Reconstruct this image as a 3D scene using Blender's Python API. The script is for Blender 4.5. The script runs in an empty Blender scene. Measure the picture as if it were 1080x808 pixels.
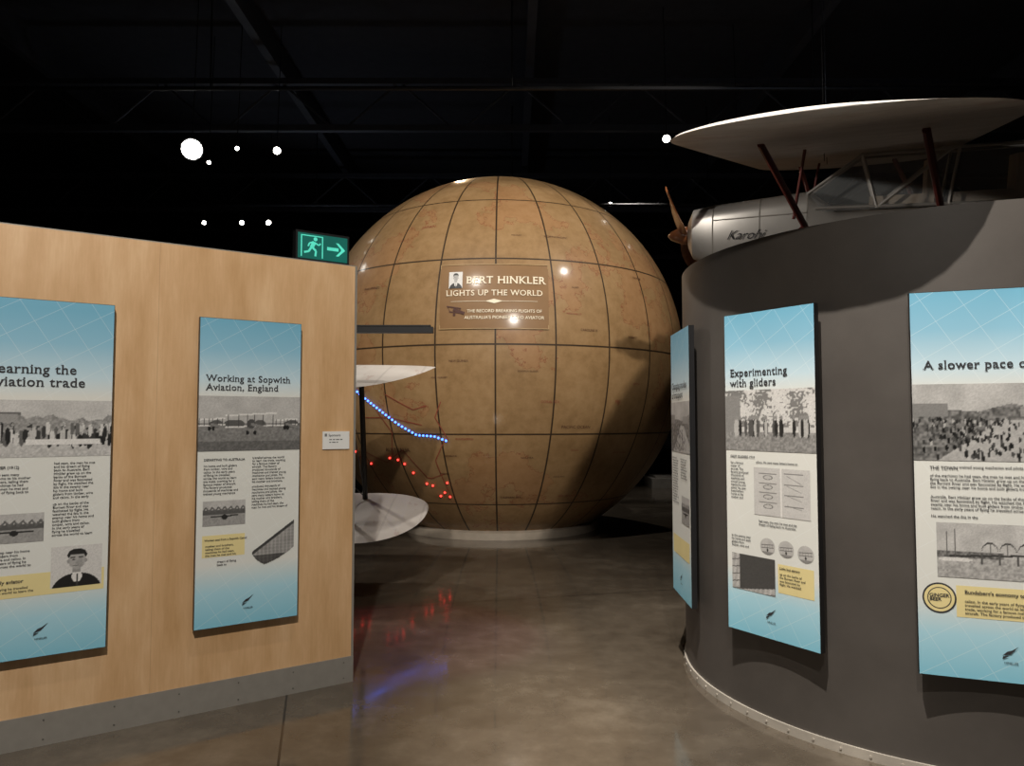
import bpy, math, random
import numpy as np
from mathutils import Vector, Matrix
random.seed(4)
D=bpy.data; S=bpy.context.scene; COL=S.collection
S.view_settings.view_transform='Standard'
S.view_settings.look='None'
rad=math.radians
# ------------------------------------------------------------------ materials
def nodes(name):
    m=D.materials.new(name); m.use_nodes=True
    nt=m.node_tree; b=nt.nodes['Principled BSDF']
    return m,nt,b
def N(nt,t,**k):
    n=nt.nodes.new(t)
    for a,v in k.items(): setattr(n,a,v)
    return n
def MATH(nt,op,a,b=None,c=None):
    n=nt.nodes.new('ShaderNodeMath'); n.operation=op
    for i,v in enumerate((a,b,c)):
        if v is None: continue
        if isinstance(v,(int,float)): n.inputs[i].default_value=v
        else: nt.links.new(v,n.inputs[i])
    return n.outputs[0]
def MIX(nt,f,a,b,mode='MIX'):
    n=nt.nodes.new('ShaderNodeMix'); n.data_type='RGBA'; n.blend_type=mode
    for i,v in ((0,f),(6,a),(7,b)):
        if isinstance(v,(int,float)): n.inputs[i].default_value=v
        elif isinstance(v,tuple): n.inputs[i].default_value=(*v[:3],1)
        else: nt.links.new(v,n.inputs[i])
    return n.outputs[2]
def RAMP(nt,f,stops):
    n=nt.nodes.new('ShaderNodeValToRGB'); nt.links.new(f,n.inputs[0])
    e=n.color_ramp.elements
    while len(e)<len(stops): e.new(.5)
    for i,(p,c) in enumerate(stops):
        e[i].position=p; e[i].color=(*c,1) if isinstance(c,tuple) else (c,c,c,1)
    return n.outputs[0]
def NOISE(nt,vec,scale,detail=3,rough=.5):
    n=nt.nodes.new('ShaderNodeTexNoise'); n.inputs['Scale'].default_value=scale
    n.inputs['Detail'].default_value=detail; n.inputs['Roughness'].default_value=rough
    if vec is not None: nt.links.new(vec,n.inputs['Vector'])
    return n.outputs['Fac']
def OBJC(nt): return nt.nodes.new('ShaderNodeTexCoord').outputs['Object']
def MAPV(nt,v,scale=(1,1,1),rot=(0,0,0)):
    n=nt.nodes.new('ShaderNodeMapping'); nt.links.new(v,n.inputs[0])
    n.inputs['Scale'].default_value=scale; n.inputs['Rotation'].default_value=rot
    return n.outputs[0]
def BUMP(nt,b,h,strength=.2,dist=.01):
    n=nt.nodes.new('ShaderNodeBump'); n.inputs['Strength'].default_value=strength
    n.inputs['Distance'].default_value=dist
    nt.links.new(h,n.inputs['Height']); nt.links.new(n.outputs[0],b.inputs['Normal'])
def simple(name,c,rough=.5,metal=0,var=.12,scale=6,emis=0,alpha=1,coat=0,spec=.5):
    m,nt,b=nodes(name)
    f=NOISE(nt,OBJC(nt),scale,4)
    lo=tuple(x*(1-var) for x in c); hi=tuple(min(1,x*(1+var)) for x in c)
    col=RAMP(nt,f,[(.3,lo),(.7,hi)])
    nt.links.new(col,b.inputs['Base Color'])
    b.inputs['Roughness'].default_value=rough; b.inputs['Metallic'].default_value=metal
    b.inputs['Coat Weight'].default_value=coat
    b.inputs['Specular IOR Level'].default_value=spec
    if emis:
        nt.links.new(col,b.inputs['Emission Color']); b.inputs['Emission Strength'].default_value=emis
    if alpha<1: b.inputs['Alpha'].default_value=alpha
    return m
BLACK=simple('black_paint',(.008,.008,.009),.5)
BLKGL=simple('black_edge',(.012,.012,.013),.35)
INK=simple('ink',(.03,.03,.035),.7)
INKB=simple('body_ink',(.18,.18,.18),.7)
METAL=simple('brushed_metal',(.30,.28,.25),.5,.25,.05,20)
STEEL=simple('truss_steel',(.05,.052,.06),.6,.1)
WHITE=simple('white_label',(.8,.8,.78),.5,var=.02)
CREAM=simple('cream_lettering',(.85,.76,.58),.5,var=.03)
YEL=simple('yellow_box',(.8,.68,.33),.6,var=.03)
SILVER=simple('silver_dope',(.42,.40,.375),.34,.45,.10,3)
FABRIC=None
REDS=simple('red_strut_paint',(.13,.02,.018),.35)
WOOD=simple('propeller_wood',(.20,.07,.025),.3,0,.4,12,coat=.5)
RUB=simple('tyre_rubber',(.02,.02,.02),.7)
GLASS=None
# ------------------------------------------------------------------ mesh helpers
def mesh(name,verts,faces,mats,smooth=False,parent=None,loc=None,midx=None):
    me=D.meshes.new(name); me.from_pydata([tuple(v) for v in verts],[],faces)
    if not isinstance(mats,(list,tuple)): mats=[mats]
    for m in mats: me.materials.append(m)
    if midx: me.polygons.foreach_set('material_index',midx)
    if smooth: me.polygons.foreach_set('use_smooth',[True]*len(me.polygons))
    me.update(); o=D.objects.new(name,me); COL.objects.link(o)
    if parent: o.parent=parent
    if loc: o.location=loc
    return o
def empty(name,mat4=None):
    o=D.objects.new(name,None); COL.objects.link(o); o.empty_display_size=.2
    if mat4 is not None: o.matrix_world=mat4
    return o
class B:
    """mesh accumulator"""
    def __init__(s): s.v=[]; s.f=[]; s.m=[]
    def add(s,v,f,mi=0):
        k=len(s.v); s.v+= [tuple(p) for p in v]; s.f+=[tuple(i+k for i in q) for q in f]; s.m+=[mi]*len(f)
    def box(s,a,b,mi=0):
        x0,y0,z0=a; x1,y1,z1=b
        v=[(x0,y0,z0),(x1,y0,z0),(x1,y1,z0),(x0,y1,z0),(x0,y0,z1),(x1,y0,z1),(x1,y1,z1),(x0,y1,z1)]
        s.add(v,[(0,3,2,1),(4,5,6,7),(0,1,5,4),(1,2,6,5),(2,3,7,6),(3,0,4,7)],mi)
    def rod(s,p,q,r,n=8,mi=0,r2=None,flat=1.0):
        p=Vector(p);q=Vector(q);d=(q-p).normalized()
        u=d.orthogonal().normalized()
        w=d.cross(u); r2=r if r2 is None else r2
        v=[];
        for c,rr in ((p,r),(q,r2)):
            for i in range(n):
                a=2*math.pi*i/n; v.append(c+u*math.cos(a)*rr*flat+w*math.sin(a)*rr)
        f=[(i,(i+1)%n,n+(i+1)%n,n+i) for i in range(n)]+[tuple(range(n-1,-1,-1)),tuple(range(n,2*n))]
        s.add(v,f,mi)
    def ball(s,c,r,mi=0,n=6,sc=(1,1,1)):
        v=[];f=[]
        for i in range(n+1):
            t=math.pi*i/n
            for j in range(2*n):
                a=math.pi*j/n
                v.append((c[0]+r*sc[0]*math.sin(t)*math.cos(a),c[1]+r*sc[1]*math.sin(t)*math.sin(a),c[2]+r*sc[2]*math.cos(t)))
        for i in range(n):
            for j in range(2*n):
                f.append((i*2*n+j,(i+1)*2*n+j,(i+1)*2*n+(j+1)%(2*n),i*2*n+(j+1)%(2*n)))
        s.add(v,f,mi)
    def loft(s,rings,mi=0,caps=True):
        n=len(rings[0]); v=[p for r in rings for p in r]; f=[]
        for i in range(len(rings)-1):
            for j in range(n):
                f.append((i*n+j,i*n+(j+1)%n,(i+1)*n+(j+1)%n,(i+1)*n+j))
        if caps: f+= [tuple(range(n-1,-1,-1)),tuple(range((len(rings)-1)*n,len(rings)*n))]
        s.add(v,f,mi)
    def obj(s,name,mats,smooth=False,parent=None,loc=None):
        return mesh(name,s.v,s.f,mats,smooth,parent,loc,s.m)
def autosmooth(o,ang=40):
    for p in o.data.polygons: p.use_smooth=True
    try: o.data.set_sharp_from_angle(angle=rad(ang))
    except Exception: pass
def flat(name,polys,mat,y,parent):
    v=[];f=[]
    for p in polys:
        if len(p)==4 and not isinstance(p[0],(tuple,list)):
            x0,z0,x1,z1=p; p=[(x0,z0),(x1,z0),(x1,z1),(x0,z1)]
        k=len(v); v+=[(a,y,b) for a,b in p]; f.append(tuple(range(k,k+len(p))))
    return mesh(name,v,f,mat,parent=parent)
def seg(a,b,w):
    a=Vector(a);b=Vector(b);d=(b-a).normalized();n=Vector((-d.y,d.x))*w/2
    return [tuple(a-n),tuple(b-n),tuple(b+n),tuple(a+n)]
def disc(c,r,n=16,sy=1): return [(c[0]+r*math.cos(2*math.pi*i/n),c[1]+r*sy*math.sin(2*math.pi*i/n)) for i in range(n)]
def textmesh(s,size=None,width=None,bold=0.0,shear=0,align='LEFT',spacing=1.0,line=1.0):
    c=D.curves.new('t','FONT'); c.body=s; c.size=1; c.offset=bold; c.shear=shear; c.align_x=align
    c.space_character=spacing; c.space_line=line; c.resolution_u=3
    o=D.objects.new('t',c); COL.objects.link(o)
    dg=bpy.context.evaluated_depsgraph_get(); dg.update()
    e=o.evaluated_get(dg); me=e.to_mesh()
    v=[(p.co.x,p.co.y) for p in me.vertices]; f=[tuple(p.vertices) for p in me.polygons]
    e.to_mesh_clear(); D.objects.remove(o); D.curves.remove(c)
    xs=[p[0] for p in v]; w=max(xs)-min(xs)
    k=size if size else width/w
    return [(x*k,y*k) for x,y in v],f
def serif_text(s,size,bold=.01,line=.95):
    """built-in letterforms plus slab serifs on the stems"""
    V,F=[],[]; yl=0
    for ln in s.split('\n'):
        v,f=textmesh(ln,size=1,bold=bold,spacing=1.08); k=len(V); V+=[(x,y+yl) for x,y in v]; F+=[tuple(i+k for i in q) for q in f]
        n=len(v); par=list(range(n))
        def fd(a):
            while par[a]!=a: par[a]=par[par[a]]; a=par[a]
            return a
        for q in f:
            for i in q[1:]: par[fd(i)]=fd(q[0])
        comp={}
        for i in range(n): comp.setdefault(fd(i),[]).append(v[i])
        cs=sorted([[min(p[0] for p in c),max(p[0] for p in c),min(p[1] for p in c),max(p[1] for p in c)] for c in comp.values() if len(c)>3])
        ms=[]
        for c in cs:
            if ms and c[0]<ms[-1][1]-.25*(c[1]-c[0]) : ms[-1]=[min(ms[-1][0],c[0]),max(ms[-1][1],c[1]),min(ms[-1][2],c[2]),max(ms[-1][3],c[3])]
            else: ms.append(c)
        letters=[ch for ch in ln if ch!=' ']
        if len(ms)==len(letters):
            t=.045; e=.055; st=.05
            def bar_(x0,x1,y):
                k=len(V); V.extend([(x0,y+yl),(x1,y+yl),(x1,y+t+yl),(x0,y+t+yl)]); F.append((k,k+1,k+2,k+3))
            for ch,(x0,x1,y0,y1) in zip(letters,ms):
                if ch in 'AHKMNXfhmnrpkxRBDEFLP' : bar_(x0-e,x0+st*2+e,y0)
                if ch in 'AHKMXhmnkxR': bar_(x1-st*2-e,x1+e,y0)
                if ch in 'ILl1': bar_(x0-e,x1+e if ch!='L' else x0+st*2+e,y0)
                if ch=='i': bar_(x0-e,x1+e,y0)
                if ch in 'TYf' : c=(x0+x1)/2 if ch!='f' else x0+.12; bar_(c-st-e,c+st+e,y0)
                if ch in 'HKMUVWXYN': bar_(x0-e,x0+st*2+e,y1-t); bar_(x1-st*2-e,x1+e,y1-t)
                if ch in 'BDEFPRL': bar_(x0-e,x0+st,y1-t)
                if ch in 'hklbdI': bar_(x0-e if ch!='d' else x1-st*2-e,(x0+st) if ch!='d' else x1-st,y1-t)
                if ch in 'mnrpu': bar_(x0-e,x0+st,min(y1,.53)-t-.01)
                if ch in 'i': bar_(x0-e,x0+st,.46)
                if ch in 'vwxy': bar_(x0-e*.7,x0+st*2+e*.7,y1-t); bar_(x1-st*2-e*.7,x1+e*.7,y1-t)
                if ch in 'adu': bar_(x1-st,x1+e,y0)
        yl-=line
    return [(x*size,y*size) for x,y in V],F
def text_on(name,s,x,z,y,mat,parent,**k):
    v,f=textmesh(s,**k)
    return mesh(name,[(x+a,y,z+b) for a,b in v],f,mat,parent=parent)
# ------------------------------------------------------------------ raster pictures
m,nt,b=nodes('printed_photo'); a=N(nt,'ShaderNodeAttribute',attribute_name='Col')
nt.links.new(a.outputs['Color'],b.inputs['Base Color']); b.inputs['Roughness'].default_value=.45
PRINT=m
def smooth_noise(H,W,cell,rng):
    h=int(H/cell)+3; w=int(W/cell)+3; g=rng.random((h,w))
    yy=np.arange(H)/cell; xx=np.arange(W)/cell
    y0=yy.astype(int); x0=xx.astype(int); fy=(yy-y0)[:,None]; fx=(xx-x0)[None,:]
    return (g[y0][:,x0]*(1-fy)*(1-fx)+g[y0+1][:,x0]*fy*(1-fx)+g[y0][:,x0+1]*(1-fy)*fx+g[y0+1][:,x0+1]*fy*fx)
def ell(img,cx,cy,rx,ry,val):
    H,W=img.shape; Y,X=np.mgrid[0:H,0:W]; m=((X-cx)/rx)**2+((Y-cy)/ry)**2<1; img[m]=val
def rec(img,x0,y0,x1,y1,val): img[max(0,int(y0)):int(y1)+1,max(0,int(x0)):int(x1)+1]=val
def line(img,x0,y0,x1,y1,val,w=1):
    n=int(max(abs(x1-x0),abs(y1-y0))*1.5)+1
    for t in np.linspace(0,1,n):
        rec(img,x0+(x1-x0)*t,y0+(y1-y0)*t,x0+(x1-x0)*t+w-1,y0+(y1-y0)*t+w-1,val)
def pic(kind,H,W,seed):
    r=np.random.default_rng(seed); img=np.ones((H,W))*.55
    Y,X=np.mgrid[0:H,0:W]; n=smooth_noise(H,W,H/6,r); n2=smooth_noise(H,W,2,r)
    if kind=='crowd':
        img=.66-.1*n; hor=H*(.34+.08*(smooth_noise(1,W,W/9,r)[0]-.5))
        tree=Y>(hor-(H*.12)*smooth_noise(1,W,5,r)[0])[None,:]
        img[tree]=(.25+.25*n2)[tree]; img[int(H*.76):]=(.5+.2*n2)[int(H*.76):]
        rec(img,0,H*.22,W*.3,H*.25,.2); rec(img,W*.03,H*.25,W*.28,H*.4,.4)
        for i in range(int(W*.9)):
            x=r.uniform(0,W); y=r.uniform(H*.4,H*.66); s=H*.035
            v=r.choice([.03,.05,.08,.2,.6,.7]); ell(img,x,y+s*2.4,s*.95,s*3.4,v); ell(img,x,y-s*1.2,s*.6,s*.7,.42)
        rec(img,W*.35,H*.7,W*.9,H*.78,.8)
    elif kind=='biplane':
        img=.5+.12*n; img[int(H*.5):]=(.22+.14*n2)[int(H*.5):]
        for k in range(8): ell(img,r.uniform(0,W),H*.5,W*.06,H*.07,.16)
        for (ox,sc) in ((.5,1),(.12,.5),(.85,.45)):
            cx=W*ox; w=W*.24*sc; cy=H*.50
            line(img,cx-w,cy-H*.15*sc,cx+w,cy-H*.20*sc,.78,2); line(img,cx-w,cy+H*.06*sc,cx+w,cy+H*.03*sc,.75,2)
            for q in (-.9,-.5,-.15,.15,.5,.9): line(img,cx+w*q,cy-H*.16*sc,cx+w*q,cy+H*.05*sc,.1,1)
            ell(img,cx,cy,w*.16,H*.09*sc,.12); line(img,cx,cy,cx+w*.9,cy+H*.1*sc,.3,3)
            ell(img,cx-w*.15,cy+H*.16*sc,2,3,.03); ell(img,cx+w*.15,cy+H*.16*sc,2,3,.03)
        img[int(H*.82):]*=.7
    elif kind=='street':
        img=.6-.15*n
        hill=Y>(H*.25+H*.14*smooth_noise(1,W,W/5,r)[0])[None,:]; img[hill]=(.10+.26*n2)[hill]
        rec(img,0,H*.26,W*.22,H*.42,.3); rec(img,W*.66,H*.3,W*.95,H*.42,.36)
        road=(Y>H*.46)&(abs(X-W*.62)<(Y-H*.36)*1.4); img[road]=(.45+.1*n2)[road]
        for i in range(230):
            y=H*(.45+.5*r.random()**1.3); x=W*.3+r.normal()*W*.2+(y-H*.5)*.9; s=.7+1.0*(y/H)
            ell(img,x,y,s*.8,s*1.7,r.choice([.02,.04,.08,.12,.5]))
    elif kind=='group':
        img=.74-.1*n; tr=(n2*.8+n)>.95; img[tr&(Y<H*.6)]=.28; rec(img,0,H*.1,W*.18,H*.75,.33)
        img[int(H*.7):]=(.25+.2*n2)[int(H*.7):]
        for i in range(26):
            x=W*(.12+.8*r.random()); y=H*.62; v=r.choice([.05,.08,.15,.55])
            ell(img,x,y,W*.018,H*.14,v); ell(img,x,y-H*.17,W*.011,H*.035,.35)
    elif kind=='portrait':
        img=np.ones((H,W))*.72
        ell(img,W*.5,H*1.08,W*.48,H*.42,.035)
        ell(img,W*.5,H*.74,W*.10,H*.14,.8); line(img,W*.5,H*.70,W*.5,H*.97,.1,2)
        rec(img,W*.43,H*.5,W*.57,H*.64,.4)
        ell(img,W*.5,H*.22,W*.19,H*.15,.04)
        ell(img,W*.5,H*.36,W*.165,H*.21,.5); ell(img,W*.33,H*.37,W*.03,H*.05,.42); ell(img,W*.67,H*.37,W*.03,H*.05,.42)
        rec(img,W*.37,H*.15,W*.63,H*.21,.05)
        ell(img,W*.43,H*.34,1.6,1.1,.08); ell(img,W*.57,H*.34,1.6,1.1,.08)
        rec(img,W*.39,H*.29,W*.46,H*.295,.12); rec(img,W*.54,H*.29,W*.61,H*.295,.12)
        rec(img,W*.43,H*.485,W*.57,H*.495,.2); ell(img,W*.5,H*.42,1.2,2.4,.38); ell(img,W*.56,H*.42,W*.05,H*.12,.42)
    elif kind=='plan':
        img=np.ones((H,W))*.62+.06*n
        for k in range(4):
            rec(img,W*.1,H*(.12+.2*k),W*.42,H*(.13+.2*k),.3); rec(img,W*.56,H*(.1+.22*k),W*.88,H*(.11+.22*k),.3)
            ell(img,W*.26,H*(.2+.2*k),W*.09,H*.05,.25); ell(img,W*.26,H*(.2+.2*k),W*.07,H*.035,.6)
            line(img,W*.6,H*(.15+.2*k),W*.85,H*(.3+.17*k),.3,1)
        rec(img,W*.485,0,W*.515,H,.8)
    elif kind=='bridge':
        img=.66-.15*n; img[int(H*.62):]=(.35+.25*n2)[int(H*.62):]
        tr=(Y>H*.5)&(Y<H*.62)&(X<W*.5); img[tr]=(.1+.3*n2)[tr]
        line(img,W*.1,H*.6,W,H*.5,.08,2)
        for k in range(5):
            cx=W*(.4+.13*k); 
            for q in np.linspace(-1,1,30): rec(img,cx+q*W*.065,H*(.54-.2*math.sqrt(1-q*q)),cx+q*W*.065,H*(.55-.2*math.sqrt(1-q*q)),.1)
            line(img,cx,H*.36,cx,H*.56,.2,1); rec(img,cx-W*.065,H*.56,cx-W*.055,H*.72,.15)
        line(img,W*.08,H*.18,W*.08,H*.62,.15,1); line(img,W*.14,H*.12,W*.14,H*.62,.15,1); ell(img,W*.14,H*.66,W*.13,H*.04,.75)
    elif kind=='hangar':
        img=.62-.1*n; rec(img,0,H*.38,W,H*.55,.16); 
        for k in range(7): line(img,W*k/7,H*.4,W*(k+.5)/7,H*.25,.2,2); line(img,W*(k+.5)/7,H*.25,W*(k+1)/7,H*.4,.2,2)
        img[int(H*.56):]=(.36+.1*n2)[int(H*.56):]; line(img,W*.2,H*.62,W*.8,H*.6,.06,2); ell(img,W*.5,H*.65,W*.07,H*.1,.05)
    elif kind=='glider':
        img=.62-.08*n; line(img,W*.15,H*.45,W*.85,H*.38,.15,2); line(img,W*.15,H*.6,W*.85,H*.55,.15,2)
        for q in (.2,.35,.5,.65,.8): line(img,W*q,H*.4,W*q,H*.6,.2,1)
        ell(img,W*.5,H*.7,W*.05,H*.09,.08); img[int(H*.8):]*=.6
    elif kind=='wood':
        img=.42+.15*n+.1*(np.sin(X*.9+Y*.2)>.2)
        for k in range(7): line(img,0,H*k/5,W,H*(k/5-.25),.12,1)
    elif kind=='wicker':
        img=.30+.1*n+.10*(np.sin(X*1.1)>.3)+.05*(np.sin(Y*1.3)>0)
        img[(Y>H*.78)]*=.35; img[Y<H*(.75-.62*X/W)+3]=.1
    img=img*(.9+.2*r.random((H,W)))
    return img
def raster(name,kind,x0,z0,x1,z1,y,parent,seed=1,W=100,tint=(1,.98,.95),mask=None,warp=None):
    H=max(10,int(W*(z1-z0)/(x1-x0))); img=np.clip(pic(kind,H,W,seed),0,1)**1.25
    vs=[];
    for j in range(H):
        for i in range(W):
            px=x0+(x1-x0)*i/(W-1); pz=z1-(z1-z0)*j/(H-1)
            vs.append(warp(px,pz) if warp else (px,y,pz))
    fs=[]
    for j in range(H-1):
        for i in range(W-1):
            if mask and not mask(i/(W-1),j/(H-1)): continue
            k=j*W+i; fs.append((k+W,k+W+1,k+1,k))
    o=mesh(name,vs,fs,PRINT,parent=parent)
    at=o.data.color_attributes.new('Col','FLOAT_COLOR','POINT')
    c=np.ones((H*W,4)); 
    for q in range(3): c[:,q]=img.reshape(-1)*tint[q]
    at.data.foreach_set('color',c.astype(np.float32).reshape(-1)); return o
# ------------------------------------------------------------------ room shell
m,nt,b=nodes('polished_concrete'); oc=OBJC(nt)
n1=NOISE(nt,oc,.7,6,.6); n2=NOISE(nt,oc,5,6,.65)
f=MATH(nt,'ADD',MATH(nt,'MULTIPLY',n1,.6),MATH(nt,'MULTIPLY',n2,.4))
c=RAMP(nt,f,[(.36,(.066,.052,.038)),(.52,(.106,.086,.064)),(.66,(.17,.142,.108))])
sx=N(nt,'ShaderNodeSeparateXYZ'); nt.links.new(oc,sx.inputs[0]); X,Y=sx.outputs[0],sx.outputs[1]
def linedist(px,py,dx,dy):
    l=math.hypot(dx,dy); nx,ny=-dy/l,dx/l
    d=MATH(nt,'ADD',MATH(nt,'MULTIPLY',X,nx),MATH(nt,'MULTIPLY',Y,ny))
    return MATH(nt,'ABSOLUTE',MATH(nt,'SUBTRACT',d,px*nx+py*ny))
dm=MATH(nt,'MINIMUM',linedist(-1.05,3.4,.25,-.97),linedist(-.56,6.35,.97,.25))
dm=MATH(nt,'MINIMUM',dm,linedist(3.6,3.4,.25,-.97)); dm=MATH(nt,'MINIMUM',dm,linedist(-.56,12.5,.97,.25))
jl=MATH(nt,'LESS_THAN',dm,.006)
c=MIX(nt,jl,c,(.02,.017,.014)); nt.links.new(c,b.inputs['Base Color'])
r=RAMP(nt,n2,[(.3,.05),(.7,.16)]); nt.links.new(r,b.inputs['Roughness'])
b.inputs['Specular IOR Level'].default_value=.9
BUMP(nt,b,n1,.04,.02); FLOOR=m
bb=B(); bb.box((-13,-6,-.1),(13,25,0)); bb.obj('floor',FLOOR)
CEIL=simple('ceiling_black',(.03,.03,.035),.9); WALLB=simple('dark_wall',(.018,.018,.022),.85)
bb=B(); bb.box((-13,-6,8),(13,25,8.1)); bb.obj('ceiling',CEIL)
for nm,a_,b_ in (('wall_back',(-13,25,0),(13,25.1,8)),('wall_front',(-13,-6.1,0),(13,-6,8)),
                 ('wall_left',(-13.1,-6,0),(-13,25,8)),('wall_right',(13,-6,0),(13.1,25,8))):
    bb=B(); bb.box(a_,b_); bb.obj(nm,WALLB)
for yy in (7.5,12.2,17,22):
    t=B()
    t.box((-12.9,yy-.05,6.4),(12.9,yy+.05,6.5)); t.box((-12.9,yy-.05,7.2),(12.9,yy+.05,7.3))
    for k in range(13):
        x=-12.8+2*k; t.rod((x,yy,6.45),(x+.9,yy,7.25),.02,6); t.rod((x+.9,yy,7.25),(x+1.8,yy,6.45),.02,6)
    t.box((-12.9,yy-.04,7.3),(-12.7,yy+.04,8)); t.box((12.7,yy-.04,7.3),(12.9,yy+.04,8))
    t.obj('roof_truss',STEEL)
for xx in (-8,-4,.3,4.6,9):
    t=B(); t.box((xx-.07,-5.9,7.5),(xx+.07,24.9,7.66)); t.box((xx-.03,-5.9,7.66),(xx+.03,24.9,8)); t.obj('roof_purlin',STEEL)
t=B(); t.rod((-12.9,9.6,5.95),(12.9,9.6,5.95),.03); t.rod((-12.9,14.9,5.95),(12.9,14.9,5.95),.03)
for x in (-12,-8,-4,0,4,8,12):
    t.rod((x,9.6,5.95),(x,9.6,8),.012); t.rod((x,14.9,5.95),(x,14.9,8),.012)
t.obj('lighting_track',BLACK)
# ------------------------------------------------------------------ left plywood wall
E=Vector((-.95,4.49,0)); U=Vector((.829,.559,0))
m,nt,b=nodes('plywood'); oc=OBJC(nt)
g=NOISE(nt,MAPV(nt,oc,(5,3,1.1)),1.3,6,.62); g2=NOISE(nt,MAPV(nt,oc,(50,8,3)),2,4,.6); g3=NOISE(nt,MAPV(nt,oc,(1.2,1,.8)),1.2,3)
f=MATH(nt,'ADD',MATH(nt,'MULTIPLY',g,.6),MATH(nt,'ADD',MATH(nt,'MULTIPLY',g2,.15),MATH(nt,'MULTIPLY',g3,.28)))
c=RAMP(nt,f,[(.38,(.54,.32,.145)),(.52,(.65,.41,.215)),(.66,(.76,.52,.30))])
sx=N(nt,'ShaderNodeSeparateXYZ'); nt.links.new(oc,sx.inputs[0])
l=MATH(nt,'LESS_THAN',MATH(nt,'PINGPONG',MATH(nt,'ADD',sx.outputs[0],1.1),.61),.0015)
c=MIX(nt,MATH(nt,'MULTIPLY',l,.4),c,(.35,.2,.1)); nt.links.new(c,b.inputs['Base Color']); b.inputs['Roughness'].default_value=.42
PLY=m
ML=Matrix.Translation(E)@Matrix.Rotation(math.atan2(.559,.829),4,'Z')
lw=empty('partition_wall_left',ML)
bb=B(); bb.box((-3.7,0,0),(-.012,.12,2.49)); bb.obj('plywood_sheets',PLY,parent=lw)
bb=B(); bb.box((-.012,-.006,0),(0,.126,2.49)); bb.box((-3.7,.0,2.49),(0,.12,2.495)); bb.obj('end_trim',METAL,parent=lw)
bb=B(); bb.box((-3.7,-.008,0),(-.0,-.0005,.15))
for k in range(13):
    for z in (.03,.12):
        x=-.06-k*.3; bb.rod((x,-.008,z),(x,-.0095,z),.004,8,1)
bb.obj('baseboard_left',[METAL,simple('screw_heads',(.15,.14,.13),.4,.6)],parent=lw)
def wallpt(a): return E-U*a
# ------------------------------------------------------------------ information panels
def panelmat(h):
    m,nt,b=nodes('panel_print'); oc=OBJC(nt)
    sx=N(nt,'ShaderNodeSeparateXYZ'); nt.links.new(oc,sx.inputs[0])
    z=MATH(nt,'DIVIDE',sx.outputs[2],h)
    c=RAMP(nt,z,[(0,(.24,.58,.74)),(.11,(.42,.70,.82)),(.2,(.76,.77,.73)),(.74,(.76,.76,.71)),(.80,(.56,.72,.80)),(.9,(.26,.52,.68)),(1,(.16,.43,.60))])
    e1=MATH(nt,'PINGPONG',MATH(nt,'ADD',sx.outputs[0],MATH(nt,'MULTIPLY',sx.outputs[2],.62)),.075)
    e2=MATH(nt,'PINGPONG',MATH(nt,'SUBTRACT',MATH(nt,'MULTIPLY',sx.outputs[0],.55),MATH(nt,'MULTIPLY',sx.outputs[2],.9)),.06)
    e=MATH(nt,'LESS_THAN',MATH(nt,'MINIMUM',e1,e2),.0012)
    c=MIX(nt,MATH(nt,'MULTIPLY',e,.3),c,(.9,.95,.95))
    nt.links.new(c,b.inputs['Base Color']); b.inputs['Roughness'].default_value=.5
    return m
PH=1.66; PM=panelmat(PH)
def words(rects,x0,x1,zt,n,pitch=.0155,hh=.0062,rng=random,last=.6):
    for i in range(n):
        x=x0; end=x1 if i<n-1 else x0+(x1-x0)*last
        while x<end-.009:
            w=min(rng.uniform(.010,.036),end-x); rects.append((x,zt-i*pitch-hh,x+w,zt-i*pitch)); x+=w+.006
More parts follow.
